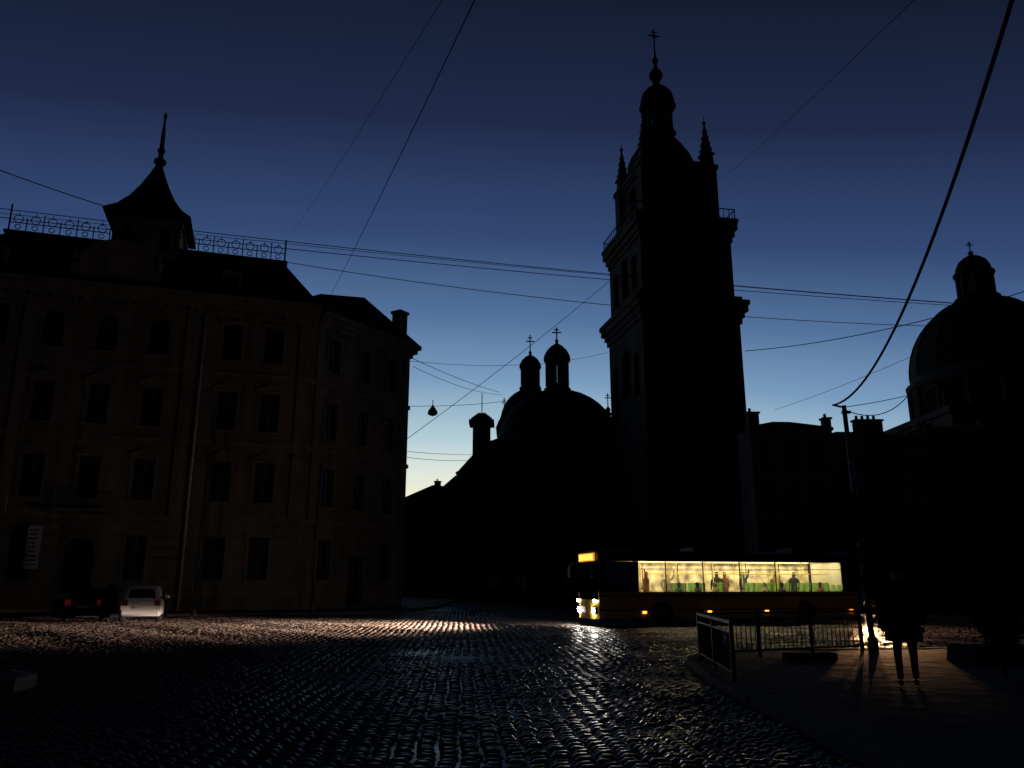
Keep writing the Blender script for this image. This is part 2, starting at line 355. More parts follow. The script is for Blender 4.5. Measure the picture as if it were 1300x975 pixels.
# wing along side street
tW=T(-13.6,51.0,56.9)
ww=[(a-.55,a+.55,z0,z1) for z0,z1 in rows for a in (2.4,5.4,8.3)]
ww=[w for w in ww if not (w[0]<5.4<w[1] and w[2]<3)]+[(4.7,6.1,.2,3.6)]
B.wall(10.3,0,19.4,ww,tf=tW)
B.wall(9,0,19.4,[],tf=tW.sub(10.3,0,90)); 
for z in (5.4,10.1,14.6): B.t.box(.12,10.42,-.13,0,z,z+.3,tf=tW)
for (o,z0,z1) in ((.2,18.7,19.05),(.45,19.05,19.4),(.65,19.4,19.75)): B.t.box(.8,10.3+o,-o,9,z0,z1-.002,tf=tW)
for a in (.75,9.7): B.t.box(a,a+.5,-.14,0,5.72,18.7,tf=tW)
B.r.add([(1.0,-.6,19.75),(10.9,-.6,19.75),(10.9,9,19.75),(1.0,9,19.75),(1.6,.9,21.5),(7.0,1.9,23.1),(7.0,7,23.1),(1.6,7,21.5)],[(0,3,2,1),(4,5,6,7),(0,1,5,4),(1,2,6,5),(2,3,7,6),(3,0,4,7)],tf=tW)
B.w.box(9.35,10.25,.3,1.1,19.7,22.3,tf=tW); B.t.box(9.25,10.35,.2,1.2,22.3,22.5,tf=tW)
e=B.done('corner_building',M_wallA,M_trimA)
bal.obj('balcony_railing',M_iron,e)
cr_=MB(tL.sub(0,0,0,-.2))
for rng_ in ((4.6,10.6),(15.3,22.1)):
    a0,a1=rng_
    cr_.box(a0,a1,3.25,3.3,24.45,24.5); cr_.box(a0,a1,3.25,3.3,25.0,25.05)
    cnt=int((a1-a0)/.95)
    for i in range(cnt+1):
        a=a0+i*(a1-a0)/cnt
        cr_.tube((a,3.27,24.4),(a,3.27,25.75 if i%2==0 else 25.4),.04,5)
        if i<cnt:
            m=(a+a+(a1-a0)/cnt)/2
            for (r,zc) in ((.28,25.3),(.17,24.75)):
                pr=None
                for k in range(11):
                    an=2*math.pi*k/10; p=(m+r*math.cos(an),3.27,zc+r*math.sin(an))
                    if pr: cr_.tube(pr,p,.033,4)
                    pr=p
            cr_.tube((m,3.27,25.5),(m,3.27,25.85),.045,4,r2=.01)
cr_.box(22.07,22.12,3.3,10.8,24.45,24.5); cr_.box(22.07,22.12,3.3,10.8,25.0,25.05)
for i in range(8): cr_.tube((22.1,3.3+i*1.0,24.4),(22.1,3.3+i*1.0,25.5),.035,5)
cr_.tube((22.1,3.27,24.2),(22.1,3.27,26.1),.06,6); cr_.tube((4.6,3.27,24.2),(4.6,3.27,26.3),.06,6)
cr_.obj('roof_cresting',M_iron,e)
dp=MB(tL)
dp.tube((17.5,-.28,.1),(17.5,-.28,18.5),.075,8); 
for z in range(1,18,2): dp.tube((17.5,-.28,z),(17.5,-.28,z+.08),.1,8)
dp.obj('drain_pipe',mat('zinc_pipe',(0.55,0.5,0.45),.45,.15,3,.1,9,.2),e,True)
sg=MB(tL); sg.box(9.6-.35,9.6+.35,-.75,-.65,2.5,4.9)
sgn=empty('shop_sign'); sg.obj('board',mat('sign_panel',(0.45,0.43,0.38),.6,.1,2,0,5),sgn,bevel=.02)
sg2=MB(tL)
for z in (2.8,4.6): sg2.tube((9.6,-.65,z),(9.6,.02,z),.03,6)
for k in range(9): sg2.box(9.35,9.35+random.uniform(.3,.5),-.765,-.752,2.7+k*.24,2.78+k*.24)
sg2.obj('lettering_and_brackets',M_iron,sgn)
# ---------------------------------------------------------------- bell tower
tT=T(17.2,82,11.3)
B=Bld(tT)
def stage(B,half,z0,z1,wins,depth=.6,tt=None):
    tt=tt or tT
    for k in range(4):
        t=tt.sub(0,0,90*k).sub(-half,-half)
        B.wall(2*half,z0,z1,wins,tf=t,depth=depth,bars=False)
def sq(mb,h,z0,z1,tf=None): mb.box(-h,h,-h,h,z0,z1,tf=tf)
H=5.5; stage(B,H,0,14.2,[(H-1,H+1,8.5,12.5,True)])
for h,z0,z1 in ((5.7,13.6,13.9),(5.95,13.9,14.2),(6.0,14.2,14.5)): sq(B.t,h,z0,z1)
H=5.3; stage(B,H,14.5,28.4,[(H-1.2,H+1.2,20.5,25.6,True),(H-3.9,H-2.5,20,24.5,True),(H+2.5,H+3.9,20,24.5,True)])
for h,z0,z1 in ((5.5,27.6,28.2),(5.7,28.2,28.8),(6.0,28.8,29.5),(6.15,29.5,30.0),(5.6,30.0,30.5)): sq(B.t,h,z0,z1)
H=5.05; stage(B,H,30.5,37.2,[(H-1.05,H+1.05,31.6,36.0,True),(H-3.7,H-2.1,31.6,35.2,True),(H+2.1,H+3.7,31.6,35.2,True)],1.0)
for h,z0,z1 in ((5.2,36.7,37.3),(5.4,37.3,38.0),(5.65,38.0,38.8),(5.75,38.8,39.2)): sq(B.t,h,z0,z1)
H=3.8; stage(B,H,39.2,46.0,[(H-1.1,H+1.1,40.6,44.6,True)],1.0)
for sx_ in(-1,1):
    for sy_ in(-1,1):
        cx_,cy_=sx_*3.6,sy_*3.6
        B.w.box(cx_-.75,cx_+.75,cy_-.75,cy_+.75,39.2,45.6)
        B.t.box(cx_-.9,cx_+.9,cy_-.9,cy_+.9,45.6,46.1)
        B.t.box(cx_-.62,cx_+.62,cy_-.62,cy_+.62,46.1,47.5,top=.1)
        B.t.box(cx_-.7,cx_+.7,cy_-.7,cy_+.7,47.5,47.7)
        B.t.frustum((cx_-.5,cx_+.5,cy_-.5,cy_+.5),(cx_-.07,cx_+.07,cy_-.07,cy_+.07),47.7,51.4)
        B.t.lathe([(.05,51.3),(.2,51.5),(.2,51.7),(.04,51.9),(.03,52.5)],cx_,cy_,8)
        for k in range(4):
            B.t.box(cx_-.55+k*.1,cx_+.55-k*.1,cy_-.55+k*.1,cy_+.55-k*.1,48.2+k*.75,48.32+k*.75)
for h,z0,z1 in ((4.0,45.4,45.8),(4.15,45.8,46.3),(3.6,46.3,46.8)): sq(B.t,h,z0,z1)
tS=tT.sub(-.3,0)
B.r.lathe([(3.75,46.8),(3.75,47.6),(3.65,48.3),(3.3,49.2),(2.7,50.0),(2.0,50.7),(1.7,51.2),(1.65,51.7)],0,0,8,tf=tS,rot=math.pi/8)
B.r.lathe([(2.0,51.7),(2.0,52.0),(1.55,52.1),(1.5,52.6)],0,0,8,tf=tS,rot=math.pi/8)
for k in range(8):
    a=2*math.pi*k/8+math.pi/8; B.t.tube((1.4*math.cos(a),1.4*math.sin(a),52.5),(1.4*math.cos(a),1.4*math.sin(a),55.2),.27,6,tf=tS)
B.t.tube((0,0,52),(0,0,55.5),.75,8,tf=tS)
B.r.lathe([(1.95,55.1),(2.15,55.4),(1.95,55.7),(1.95,56.3),(1.75,57.0),(1.3,57.6),(.8,58.0),(.45,58.3),(.38,58.9),(.62,59.1),(.8,59.5),(.78,59.9),(.5,60.3),(.25,60.7),(.18,61.3),(.36,61.5),(.36,61.8),(.14,62.1),(.1,63.2)],0,0,16,tf=tS)
cross(B.r,0,0,63.1,66.0,.08,tf=tS,w=.75)
for a in range(8):
    an=a*math.pi/4; B.r.tube((0,0,65.0),(.45*math.cos(an),0,65.0+.45*math.sin(an)),.04,4,tf=tS)
e=B.done('bell_tower',M_stone,M_stone,M_copper,M_dull)
rl=MB(tT)
for k in range(4):
    t=tT.sub(0,0,90*k)
    rl.box(-5.5,5.5,-5.58,-5.5,40.25,40.35,tf=t)
    for i in range(19): rl.tube((-5.4+i*.6,-5.54,39.2),(-5.4+i*.6,-5.54,40.3),.035,4,tf=t)
rl.obj('gallery_railing',M_iron,e)
# ---------------------------------------------------------------- church with domes
B=Bld(T())
def domeset(B,x,y,r,zd0,zd1,ztop,lr,lz0,lz1,ltop,ctop):
    B.w.lathe([(r,zd0),(r,zd1-.6),(r+.35,zd1-.5),(r+.35,zd1)],x,y,24)
    pr=[(r+.2,zd1)]
    for k in range(0,11):
        a=math.pi/2*k/10; pr.append((max(lr*.8,r*math.cos(a)),zd1+.1+(ztop-zd1-.1)*math.sin(a)))
    B.r.lathe(pr,x,y,28)
    B.r.lathe([(lr*1.1,lz0-.4),(lr*1.1,lz0),(lr*.8,lz0+.05),(lr*.8,lz0+.5)],x,y,16)
    for k in range(8):
        a=2*math.pi*k/8+.2; B.t.tube((x+lr*.8*math.cos(a),y+lr*.8*math.sin(a),lz0+.2),(x+lr*.8*math.cos(a),y+lr*.8*math.sin(a),lz1),lr*.2,6)
    h=ltop-lz1
    B.r.lathe([(lr*1.05,lz1-.1),(lr*1.12,lz1+.1),(lr*1.08,lz1+h*.3),(lr*.85,lz1+h*.6),(lr*.5,lz1+h*.85),(lr*.15,lz1+h),(.16,lz1+h+.25),(.25,lz1+h+.4),(.06,lz1+h+.6)],x,y,18)
    cross(B.r,x,y,ltop,ctop,.08,w=.55)
domeset(B,5.4,92,7.2,13,17.2,24.0,1.45,24.2,27.6,29.8,31.9)
domeset(B,2.4,101,3.9,16,22,26.4,1.3,26.6,29.2,31.0,33.8)
t=T(-3.5,86,0)
B.wall(17,0,15.5,[(2.5+k*5,3.9+k*5,6,12,True) for k in range(3)],tf=t,bars=False,depth=.5)
B.t.box(-.5,17.3,-.5,.3,15.5,16.2,tf=t)
B.w.box(-0.2,17,.55,22,0,15.4,tf=t)
B.r.frustum((-.6,17.6,-.4,22),(3,15,5,18),16.2,18.5,tf=t)
for k in range(4): B.t.box(.3+k*5.0,1.2+k*5.0,-.3,0,0,15.5,tf=t)
B.w.box(-6.5,-1.2,96,112,0,14.6); B.r.frustum((-6.8,-0.9,95.7,112),(-4.4,-2.0,97,111),14.6,17.6)
B.w.box(-1.8,0.4,97,106,0,20.5); B.r.frustum((-2.0,.6,96.8,106),(-1.2,-.4,98,105),20.5,22.6)
B.w.box(-9.3,-6.4,104,118,0,13.6); B.r.frustum((-9.5,-6.2,103.8,118),(-7.5,-6.6,105,117),13.6,15.6)
for (x,y,z,h) in ((-1.0,100,22,3.0),(0.2,101,24,1.6),(11.1,90,20.6,2.6),(-7.5,110,15.4,1.5)):
    B.r.lathe([(.5,z),(.25,z+.4),(.3,z+.7),(.08,z+1)],x,y,8); cross(B.r,x,y,z+.9,z+h,.06,w=.35)
e=B.done('domed_church',M_stone2,M_stone2,M_copper,M_dull)
B=Bld(T(-4.4,114,0))
B.w.box(-1.25,1.25,-1.3,1.3,0,24.1); B.t.box(-1.8,1.8,-1.75,1.75,24.1,24.7); B.t.box(-1.5,1.5,-1.5,1.5,24.7,25.0)
B.r.frustum((-1.4,1.4,-1.5,1.5),(-.5,.5,-.5,.5),25.0,25.9); B.r.tube((0,0,25.8),(0,0,28.9),.07,6)
B.g.box(-.4,.4,-1.32,-1.29,21.5,23.5)
B.done('stair_turret',M_stone2,M_stone2,M_roof)
# ---------------------------------------------------------------- generic houses
def house(name,x,y,ang,Lw,D,zh,rh,floors,nw,mw,mt,chim=(),ww=1.0,inset=2.5,base=1.2):
    t=T(x,y,ang); B=Bld(t); fh=(zh-1.2)/floors
    wins=[]
    for f in range(floors):
        for k in range(nw):
            c=(k+.5)*Lw/nw; z0=base+f*fh
            wins.append((c-ww/2,c+ww/2,z0,z0+fh*.55))
    B.wall(Lw,0,zh,wins,trim=True,bars=True)
    B.w.box(0.001,Lw-.001,.4,D,0,zh-.01)
    B.wall(.4,0,zh,[],tf=t.sub(Lw,0,90)); B.wall(.4,0,zh,[],tf=t.sub(0,.4,-90))
    B.t.box(-.15,Lw+.15,-.3,.2,zh-.5,zh-.25); B.t.box(-.3,Lw+.3,-.5,.2,zh-.248,zh)
    B.t.box(0,Lw,-.1,0,base+fh-.5,base+fh-.3)
    B.r.frustum((-.3,Lw+.3,-.5,D+.3),(min(inset,Lw/2-.3),Lw-min(inset,Lw/2-.3),D*.45,D*.55),zh,zh+rh)
    for (a,b,w,h) in chim:
        B.w.box(a,a+w,b,b+.7,zh,zh+h); B.t.box(a-.1,a+w+.1,b-.1,b+.8,zh+h,zh+h+.15)
        for k in range(max(1,int(w/.5))): B.t.tube((a+.25+k*.5,b+.35,zh+h+.15),(a+.25+k*.5,b+.35,zh+h+.5),.12,6)
    return B.done(name,mw,mt,M_roof)
house('townhouse',19.6,64.5,3,6.5,3.2,14.2,.8,4,3,M_grey,M_grey,[(0.3,1.0,.9,1.4)])
house('townhouse',26.15,64.9,2,8.2,9,13.6,1.1,3,4,M_grey2,M_grey2,[(0.2,1,.6,1.6),(3.0,1.2,2.3,1.5)])
house('townhouse',34.4,65.1,2,9,9,14.3,1.0,4,4,M_grey,M_grey,[(.5,2,1.2,.6),(6,2,.8,.8)])
house('townhouse',43.5,64,0,12,9,13.8,1.4,4,5,M_grey2,M_grey2,[(3,2,1.2,1.6)])
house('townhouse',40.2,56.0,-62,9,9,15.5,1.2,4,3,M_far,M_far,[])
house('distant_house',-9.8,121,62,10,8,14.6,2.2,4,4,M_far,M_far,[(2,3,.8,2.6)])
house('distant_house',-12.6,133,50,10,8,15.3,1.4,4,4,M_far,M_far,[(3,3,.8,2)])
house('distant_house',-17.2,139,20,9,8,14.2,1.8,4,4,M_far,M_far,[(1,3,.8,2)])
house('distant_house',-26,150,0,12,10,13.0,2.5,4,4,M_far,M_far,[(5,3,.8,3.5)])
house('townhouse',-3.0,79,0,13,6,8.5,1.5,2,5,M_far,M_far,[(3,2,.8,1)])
bb=MB()
for i in range(60):
    an=math.radians(-75+i*2.5); d=230+random.uniform(-10,30); hh=random.uniform(9,15)
    t=T(d*math.sin(an),d*math.cos(an),-math.degrees(an)); w=random.uniform(5.5,8)
    bb.box(-w,w,0,10,-1,hh,tf=t); bb.add([(-w,0,hh),(w,0,hh),(w,10,hh),(-w,10,hh),(-w,5,hh+3),(w,5,hh+3)],[(0,1,5,4),(2,3,4,5),(0,4,3),(1,2,5)],tf=t)
bb.obj('background_rooftops',M_far)
# ---------------------------------------------------------------- baroque dome church (right)
B=Bld(T())
X,Y=80.5,130
B.w.box(X-14,X+20,Y-12,Y+16,0,27); B.t.box(X-14.5,X+20.5,Y-12.5,Y+16.5,27,28)
B.w.lathe([(12.0,28),(12.0,33.5),(12.8,33.9),(12.9,34.6),(12.2,34.9),(12.0,36)],X,Y,32)
for k in range(16):
    a=2*math.pi*k/16; cx_,cy_=X+12.2*math.cos(a),Y+12.2*math.sin(a)
    B.t.tube((cx_,cy_,28),(cx_,cy_,33.6),.6,8)
    a2=a+math.pi/16; B.g.box(-.9,.9,-.06,.06,29,32.8,tf=T(X+12.05*math.cos(a2),Y+12.05*math.sin(a2),math.degrees(a2)+90))
pr=[(12.1,36)]
for k in range(0,15):
    a=math.pi/2*k/14; pr.append((max(2.6,11.9*math.cos(a)),36+13.4*math.sin(a)))
B.r.lathe(pr,X,Y,48)
for k in range(16):
    a=2*math.pi*k/16; pv=None
    for q_ in range(0,13):
        b=math.pi/2*q_/14; p=(X+12.0*math.cos(b)*math.cos(a),Y+12.0*math.cos(b)*math.sin(a),36+13.5*math.sin(b))
        if pv: B.r.tube(pv,p,.16,4)
        pv=p
B.r.lathe([(3.6,48.6),(3.6,49.6),(3.0,49.8),(3.0,50.3)],X,Y,24)
for k in range(8):
    a=2*math.pi*k/8+.3; B.t.tube((X+2.5*math.cos(a),Y+2.5*math.sin(a),50),(X+2.5*math.cos(a),Y+2.5*math.sin(a),54),.5,8)
B.t.tube((X,Y,50),(X,Y,54),1.3,8)
B.r.lathe([(3.2,53.8),(3.3,54.2),(2.9,54.4),(2.7,55.4),(2.2,56.4),(1.4,57.1),(.6,57.5),(.3,57.8),(.5,58.1),(.1,58.5)],X,Y,24)
cross(B.r,X,Y,58.3,60.2,.1,w=.6)
for (dx,dy) in ((-12.8,-9),(5.5,-9)):
    B.t.lathe([(.6,28),(.6,29),(.3,29.3),(.6,30),(.5,30.6),(.1,31.6)],X+dx,Y+dy,10)
B.done('domed_cathedral',M_stone2,M_stone2,M_copper,M_dull)
# ---------------------------------------------------------------- people
def skin(name,t,m,parent,V_,R_,E_,sc=1.0,lv=2):
    me=bpy.data.meshes.new(name); me.from_pydata([(x*sc,y*sc,z*sc) for x,y,z in V_],E_,[]); o=bpy.data.objects.new(name,me); COL.objects.link(o)
    o.modifiers.new('s','SKIN'); 
    if not me.skin_vertices: me.attributes
    sv=me.skin_vertices[0].data
    for i,r in enumerate(R_): sv[i].radius=(r[0]*sc,r[1]*sc)
    sv[0].use_root=True
    ss=o.modifiers.new('ss','SUBSURF'); ss.levels=1; ss.render_levels=lv
    me.materials.append(m)
    o.location=t((0,0,0)); o.rotation_euler=(0,0,math.atan2(t.s,t.c)); o.parent=parent
    return o
def chain(V_,R_,E_,root,pts,rs):
    pr=root
    for p,r in zip(pts,rs):
        V_.append(p);R_.append((r,r) if not isinstance(r,tuple) else r)
        if pr is not None: E_.append((pr,len(V_)-1))
        pr=len(V_)-1
    return pr
def person(name,t,m,parent,sit=False,arm=False,sc=1.0):
    hip=.48 if sit else .92
    V_=[(0,0,hip),(0,0,hip+.25),(0,0,hip+.50),(0,.0,hip+.58),(0,.01,hip+.72),(0,.01,hip+.82)]
    R_=[(.16,.12),(.15,.11),(.17,.11),(.06,.06),(.095,.105),(.075,.09)]
    E_=[(0,1),(1,2),(2,3),(3,4),(4,5)]
    for s_ in(-1,1):
        if sit: chain(V_,R_,E_,0,[(s_*.1,0,hip-.02),(s_*.12,-.42,hip),(s_*.12,-.45,.08),(s_*.12,-.6,.05)],[.09,.065,.045,.04])
        else: chain(V_,R_,E_,0,[(s_*.1,0,hip-.05),(s_*.11,-.02,.5),(s_*.11,.02,.09),(s_*.12,-.13,.05)],[.09,.065,.045,.04])
        if arm and s_==1: chain(V_,R_,E_,2,[(s_*.2,0,hip+.47),(s_*.27,-.12,hip+.62),(s_*.25,-.18,hip+.92)],[.055,.042,.032])
        else: chain(V_,R_,E_,2,[(s_*.2,0,hip+.47),(s_*.26,0,hip+.2),(s_*.22,-.18,hip+.05)],[.055,.042,.032])
    return skin(name,t,m,parent,V_,R_,E_,sc)
# pedestrian standing on the pavement (dark winter coat, seen from behind / three-quarter)
M_coat=mat('dark_wool_coat',(.018,.018,.02),.95,.2,8,.3,60,spec=.05)
M_trous=mat('dark_trousers',(.014,.014,.018),.9,.2,8,.2,60,spec=.05)
M_skin=mat('skin',(.36,.22,.16),.6,.08,6,.05,60)
M_hair=mat('knit_hat',(.016,.015,.015),.95,.2,30,.4,120,spec=.05)
def pedestrian(x,y,z,ang,sc):
    e=empty('pedestrian'); t=T(x,y,ang,z); S_=sc
    V_=[(0,0,.93)];R_=[(.15,.11)];E_=[]
    for s_,fy in((-1,-.10),(1,.10)):
        chain(V_,R_,E_,0,[(s_*.10,0,.86),(s_*.115,fy*.7-.03,.50),(s_*.115,fy+.02,.14),(s_*.115,fy+.02,.09)],[.095,.068,.05,.047])
    skin('legs',t,M_trous,e,V_,R_,E_,S_)
    V_=[];R_=[];E_=[]
    for s_,fy in((-1,-.10),(1,.10)):
        o=skin('shoe_%d'%(1 if s_<0 else 2),t,M_rub,e,[(s_*.115,fy+.06,.05),(s_*.118,fy-.05,.045),(s_*.125,fy-.17,.035)],[(.045,.05),(.045,.045),(.04,.03)],[(0,1),(1,2)],S_)
    # coat: lofted ellipse sections with a hem
    cs=MB(t); n_=24; vs=[];fs=[]
    secs=[(.66,.265,.205,0),(.68,.27,.21,0),(.80,.262,.20,0),(.98,.245,.18,0),(1.10,.232,.168,0),(1.25,.25,.17,0),(1.36,.262,.165,.01),(1.44,.245,.15,.015),(1.50,.17,.12,.015),(1.54,.105,.10,.01),(1.60,.095,.095,.0)]
    for (zz,rx,ry,dy) in secs:
        for k in range(n_):
            a=2*math.pi*k/n_; w=1+.02*math.sin(5*a+zz*9)*(zz<1.2)
            vs.append((rx*w*math.cos(a)*S_,(dy+ry*w*math.sin(a))*S_,zz*S_))
    for i in range(len(secs)-1):
        for k in range(n_): fs.append((i*n_+k,i*n_+(k+1)%n_,(i+1)*n_+(k+1)%n_,(i+1)*n_+k))
    fs.append(tuple(range(n_))[::-1]); fs.append(tuple((len(secs)-1)*n_+k for k in range(n_)))
    cs.add(vs,fs); cs.obj('coat',M_coat,e,True)
    for s_ in(-1,1):
        skin('sleeve_%d'%(1 if s_<0 else 2),t,M_coat,e,[(s_*.17,.01,1.42),(s_*.255,.01,1.36),(s_*.315,.03,1.13),(s_*.29,-.06,.90)],[(.085,.085),(.088,.088),(.072,.072),(.058,.058)],[(0,1),(1,2),(2,3)],S_)
        # hand: palm with four fingers and thumb, relaxed
        hx,hy,hz=s_*.288,-.07,.885
        V_=[(hx,hy,hz),(hx,hy-.008,hz-.05),(hx,hy-.012,hz-.085)];R_=[(.026,.02),(.034,.016),(.034,.014)];E_=[(0,1),(1,2)]
        for j,(oy,ln) in enumerate(((-.028,.072),(-.010,.08),(.009,.074),(.026,.058))):
            chain(V_,R_,E_,2,[(hx,hy-.012+oy,hz-.095),(hx-s_*.008,hy-.016+oy,hz-.095-ln*.5),(hx-s_*.026,hy-.018+oy,hz-.095-ln*.9)],[.0095,.009,.0075])
        chain(V_,R_,E_,1,[(hx-s_*.008,hy-.042,hz-.045),(hx-s_*.018,hy-.056,hz-.08),(hx-s_*.022,hy-.056,hz-.10)],[.012,.010,.008])
        skin('hand_%d'%(1 if s_<0 else 2),t,M_skin,e,V_,R_,E_,S_)
    # head
    hd=MB(t); hp=[(.045,1.535),(.055,1.57),(.062,1.60),(.074,1.63),(.083,1.67),(.086,1.71),(.083,1.745),(.07,1.775),(.045,1.795),(.01,1.803)]
    hd.lathe([(r*S_,zz*S_) for r,zz in hp],0,-.012*S_,20,ys=1.2)
    hd.tube((0,-.105*S_,1.70*S_),(0,-.128*S_,1.665*S_),.009*S_,8,r2=.014*S_)       # nose
    for s_ in(-1,1): hd.lathe([(.006*S_,1.655*S_),(.016*S_,1.665*S_),(.02*S_,1.69*S_),(.012*S_,1.715*S_)],s_*.086*S_,0,8)
    hd.obj('head',M_skin,e,True)
    ey=MB(t)
    for s_ in(-1,1): ey.lathe([(.002*S_,1.690*S_),(.012*S_,1.698*S_),(.002*S_,1.706*S_)],s_*.032*S_,-.103*S_,8)
    ey.box(-.022*S_,.022*S_,-.112*S_,-.104*S_,1.632*S_,1.638*S_); ey.obj('eyes_and_mouth',M_rub,e)
    ht=MB(t); ht.lathe([(r*S_,zz*S_) for r,zz in ((.091,1.715),(.097,1.72),(.097,1.745),(.09,1.75),(.086,1.79),(.068,1.825),(.035,1.845),(.01,1.848))],0,-.008*S_,20,ys=1.18); ht.obj('knit_hat',M_hair,e,True)
    sf=MB(t); sf.lathe([(r*S_,zz*S_) for r,zz in ((.11,1.50),(.125,1.52),(.125,1.56),(.105,1.60),(.085,1.60))],0,0,18); sf.obj('scarf',M_coat,e,True)
    # shoulder bag
    bg_=MB(t); bg_.box(.24*S_,.36*S_,-.12*S_,.2*S_,.86*S_,1.16*S_,top=.01); bg_.tube((.3*S_,.04*S_,1.15*S_),(.14*S_,.02*S_,1.49*S_),.014*S_,6); bg_.obj('shoulder_bag',M_rub,e,bevel=.02)
    return e
pedestrian(6.2,13.2,.12,158,1.0)
# ---------------------------------------------------------------- city bus
tB=T(3.5,33.2,14.0)
bus=empty('city_bus')
M_by=mat('bus_paint_yellow',(0.30,0.20,0.03),0.35,0.12,2,0.02,4)
M_bd=mat('bus_paint_dark',(0.015,0.016,0.02),0.5,0.1,2,0.02,4,spec=.2)
M_in=mat('bus_interior_panel',(0.66,0.60,0.44),0.6,0.1,2,0,5)
M_seat=mat('seat_fabric_green',(0.16,0.30,0.06),0.8,0.2,6,0,5)
M_rail=mat('yellow_handrail',(0.6,0.45,0.05),0.4,0.1,5,0,5)
def glassm(name,tint,f):
    m=bpy.data.materials.new(name); m.use_nodes=True; N=m.node_tree.nodes; L=m.node_tree.links
    out=N['Material Output']; N.remove(N['Principled BSDF'])
    tr=N.new('ShaderNodeBsdfTransparent'); tr.inputs[0].default_value=tint+(1,)
    gl=N.new('ShaderNodeBsdfGlossy'); gl.inputs['Roughness'].default_value=.04; gl.inputs['Color'].default_value=(.9,.9,.9,1)
    mx=N.new('ShaderNodeMixShader'); mx.inputs[0].default_value=f; L.new(tr.outputs[0],mx.inputs[1]); L.new(gl.outputs[0],mx.inputs[2]); L.new(mx.outputs[0],out.inputs['Surface'])
    return m
M_gl=glassm('bus_glass',(.85,.87,.85),.06)
M_gld=glassm('bus_glass_tinted',(.06,.06,.07),.05)
M_fillpane=mat('bright_fill_pane',(0.60,0.50,0.34),0.5,0.7,2.6,0,5)  # opaque pale panes added so the far side looks bright through the windows
Lb,Wb,Hb=12.0,2.5,2.98
wn=[(1.75,2.95),(2.98,4.65),(4.68,6.35),(6.38,8.05),(8.08,9.75),(9.78,11.3)]
Z0,Z1=1.36,2.58
low=MB(tB); up=MB(tB); gls=MB(tB); glt=MB(tB); inn=MB(tB); fillp=MB(tB); well=MB(tB)
arches=[(2.25,3.25),(8.9,9.9)]
for b in (0,Wb):
    prev=0.0
    th=.05; b0,b1=(0,th) if b==0 else (Wb-th,Wb)
    for (a0,a1) in arches+[(Lb,Lb)]:
        if a0>prev: low.box(prev,a0,b0,b1,.32,Z0)
        if a1>a0: 
            low.box(a0,a1,b0,b1,1.0,Z0)
            n_=6; r=(a1-a0)/2; c=(a0+a1)/2
            for k in range(n_):
                q0=math.pi*k/n_;q1=math.pi*(k+1)/n_
                low.quad((c-r*math.cos(q0),b0 if b==0 else b1,.45+.55*math.sin(q0)),(c-r*math.cos(q1),b0 if b==0 else b1,.45+.55*math.sin(q1)),(c-r*math.cos(q1),b0 if b==0 else b1,1.0),(c-r*math.cos(q0),b0 if b==0 else b1,1.0))
            w0,w1=(.06,.5) if b==0 else (Wb-.5,Wb-.06)
            well.box(a0-.08,a0-.04,w0,w1,.3,1.06); well.box(a1+.04,a1+.08,w0,w1,.3,1.06); well.box(a0-.04,a1+.04,w0,w1,1.02,1.06)
            wi=w1 if b==0 else w0; well.box(a0-.08,a1+.08,wi-.02,wi+.02,.3,1.07)
        prev=a1
    prev=0.06
    for (a0,a1) in [(0.25,1.55)]+wn+[(Lb,Lb)]:
        if a0>prev: up.box(prev,a0,b0,b1,Z0+.002,Z1)
        if a1>a0:
            (glt if a0<1 else (gls if b==0 else fillp)).box(a0,a1,b0+.015,b1-.015,Z0+.002,Z1)
            if a0>1:
                up.box(a0,a1,b0+.005,b1-.005,Z1-.31,Z1-.29)
        prev=a1
pts=[(0,Z1+.002),(0,2.72),(.06,2.86),(.2,2.96),(.5,3.02),(2.0,3.02),(2.3,2.96),(2.44,2.86),(2.5,2.72),(2.5,Z1+.002)]
ns=len(pts)
up.add([(0.02,b,z) for b,z in pts]+[(Lb,b,z) for b,z in pts],[(i,i+1,ns+i+1,ns+i) for i in range(ns-1)]+[tuple(range(ns)),tuple(range(ns,2*ns))[::-1]])
up.box(4.5,6.8,.55,1.95,3.02,3.2,top=.08); up.box(9.3,11.2,.6,1.9,3.02,3.22,top=.08)
low.box(Lb-.06,Lb,.05,Wb-.05,.32,1.6); up.box(Lb-.06,Lb,.05,Wb-.05,1.602,Z1)
well.box(.1,Lb-.1,.55,Wb-.55,.30,.34)
fr=[(0.0,.02),(-.08,.25),(-.14,.7),(-.16,1.25),(-.14,1.8),(-.08,2.25),(0,2.48)]
def front(mb,z0,z1,o=0,o2=None):
    o2=o if o2 is None else o2
    k=len(fr); mb.add([(a-o,b,z0) for a,b in fr]+[(a-o2,b,z1) for a,b in fr],[(i,i+1,k+i+1,k+i) for i in range(k-1)])
front(low,.3,1.05); front(glt,1.05,2.55,0,-.1); front(up,2.55,3.0,-.1,-.2)
low.box(-.1,.0,.2,2.3,.28,.32)
low.obj('body_lower',M_by,bus); up.obj('body_upper_and_roof',M_bd,bus); gls.obj('side_windows',M_gl,bus); glt.obj('windscreen',M_gld,bus); fillp.obj('far_side_windows',M_fillpane,bus)
well.obj('wheel_wells_and_underbody',M_rub,bus)
st=MB(tB); 
for z in (.62,1.18):
    prev=0
    for (a0,a1) in (arches if z<1 else [])+[(Lb,Lb)]:
        st.box(prev,a0,-.012,-.001,z,z+.05); prev=a1
st.obj('rub_rails',M_rub,bus)
inn.box(.3,Lb-.1,.57,Wb-.57,.40,.46)
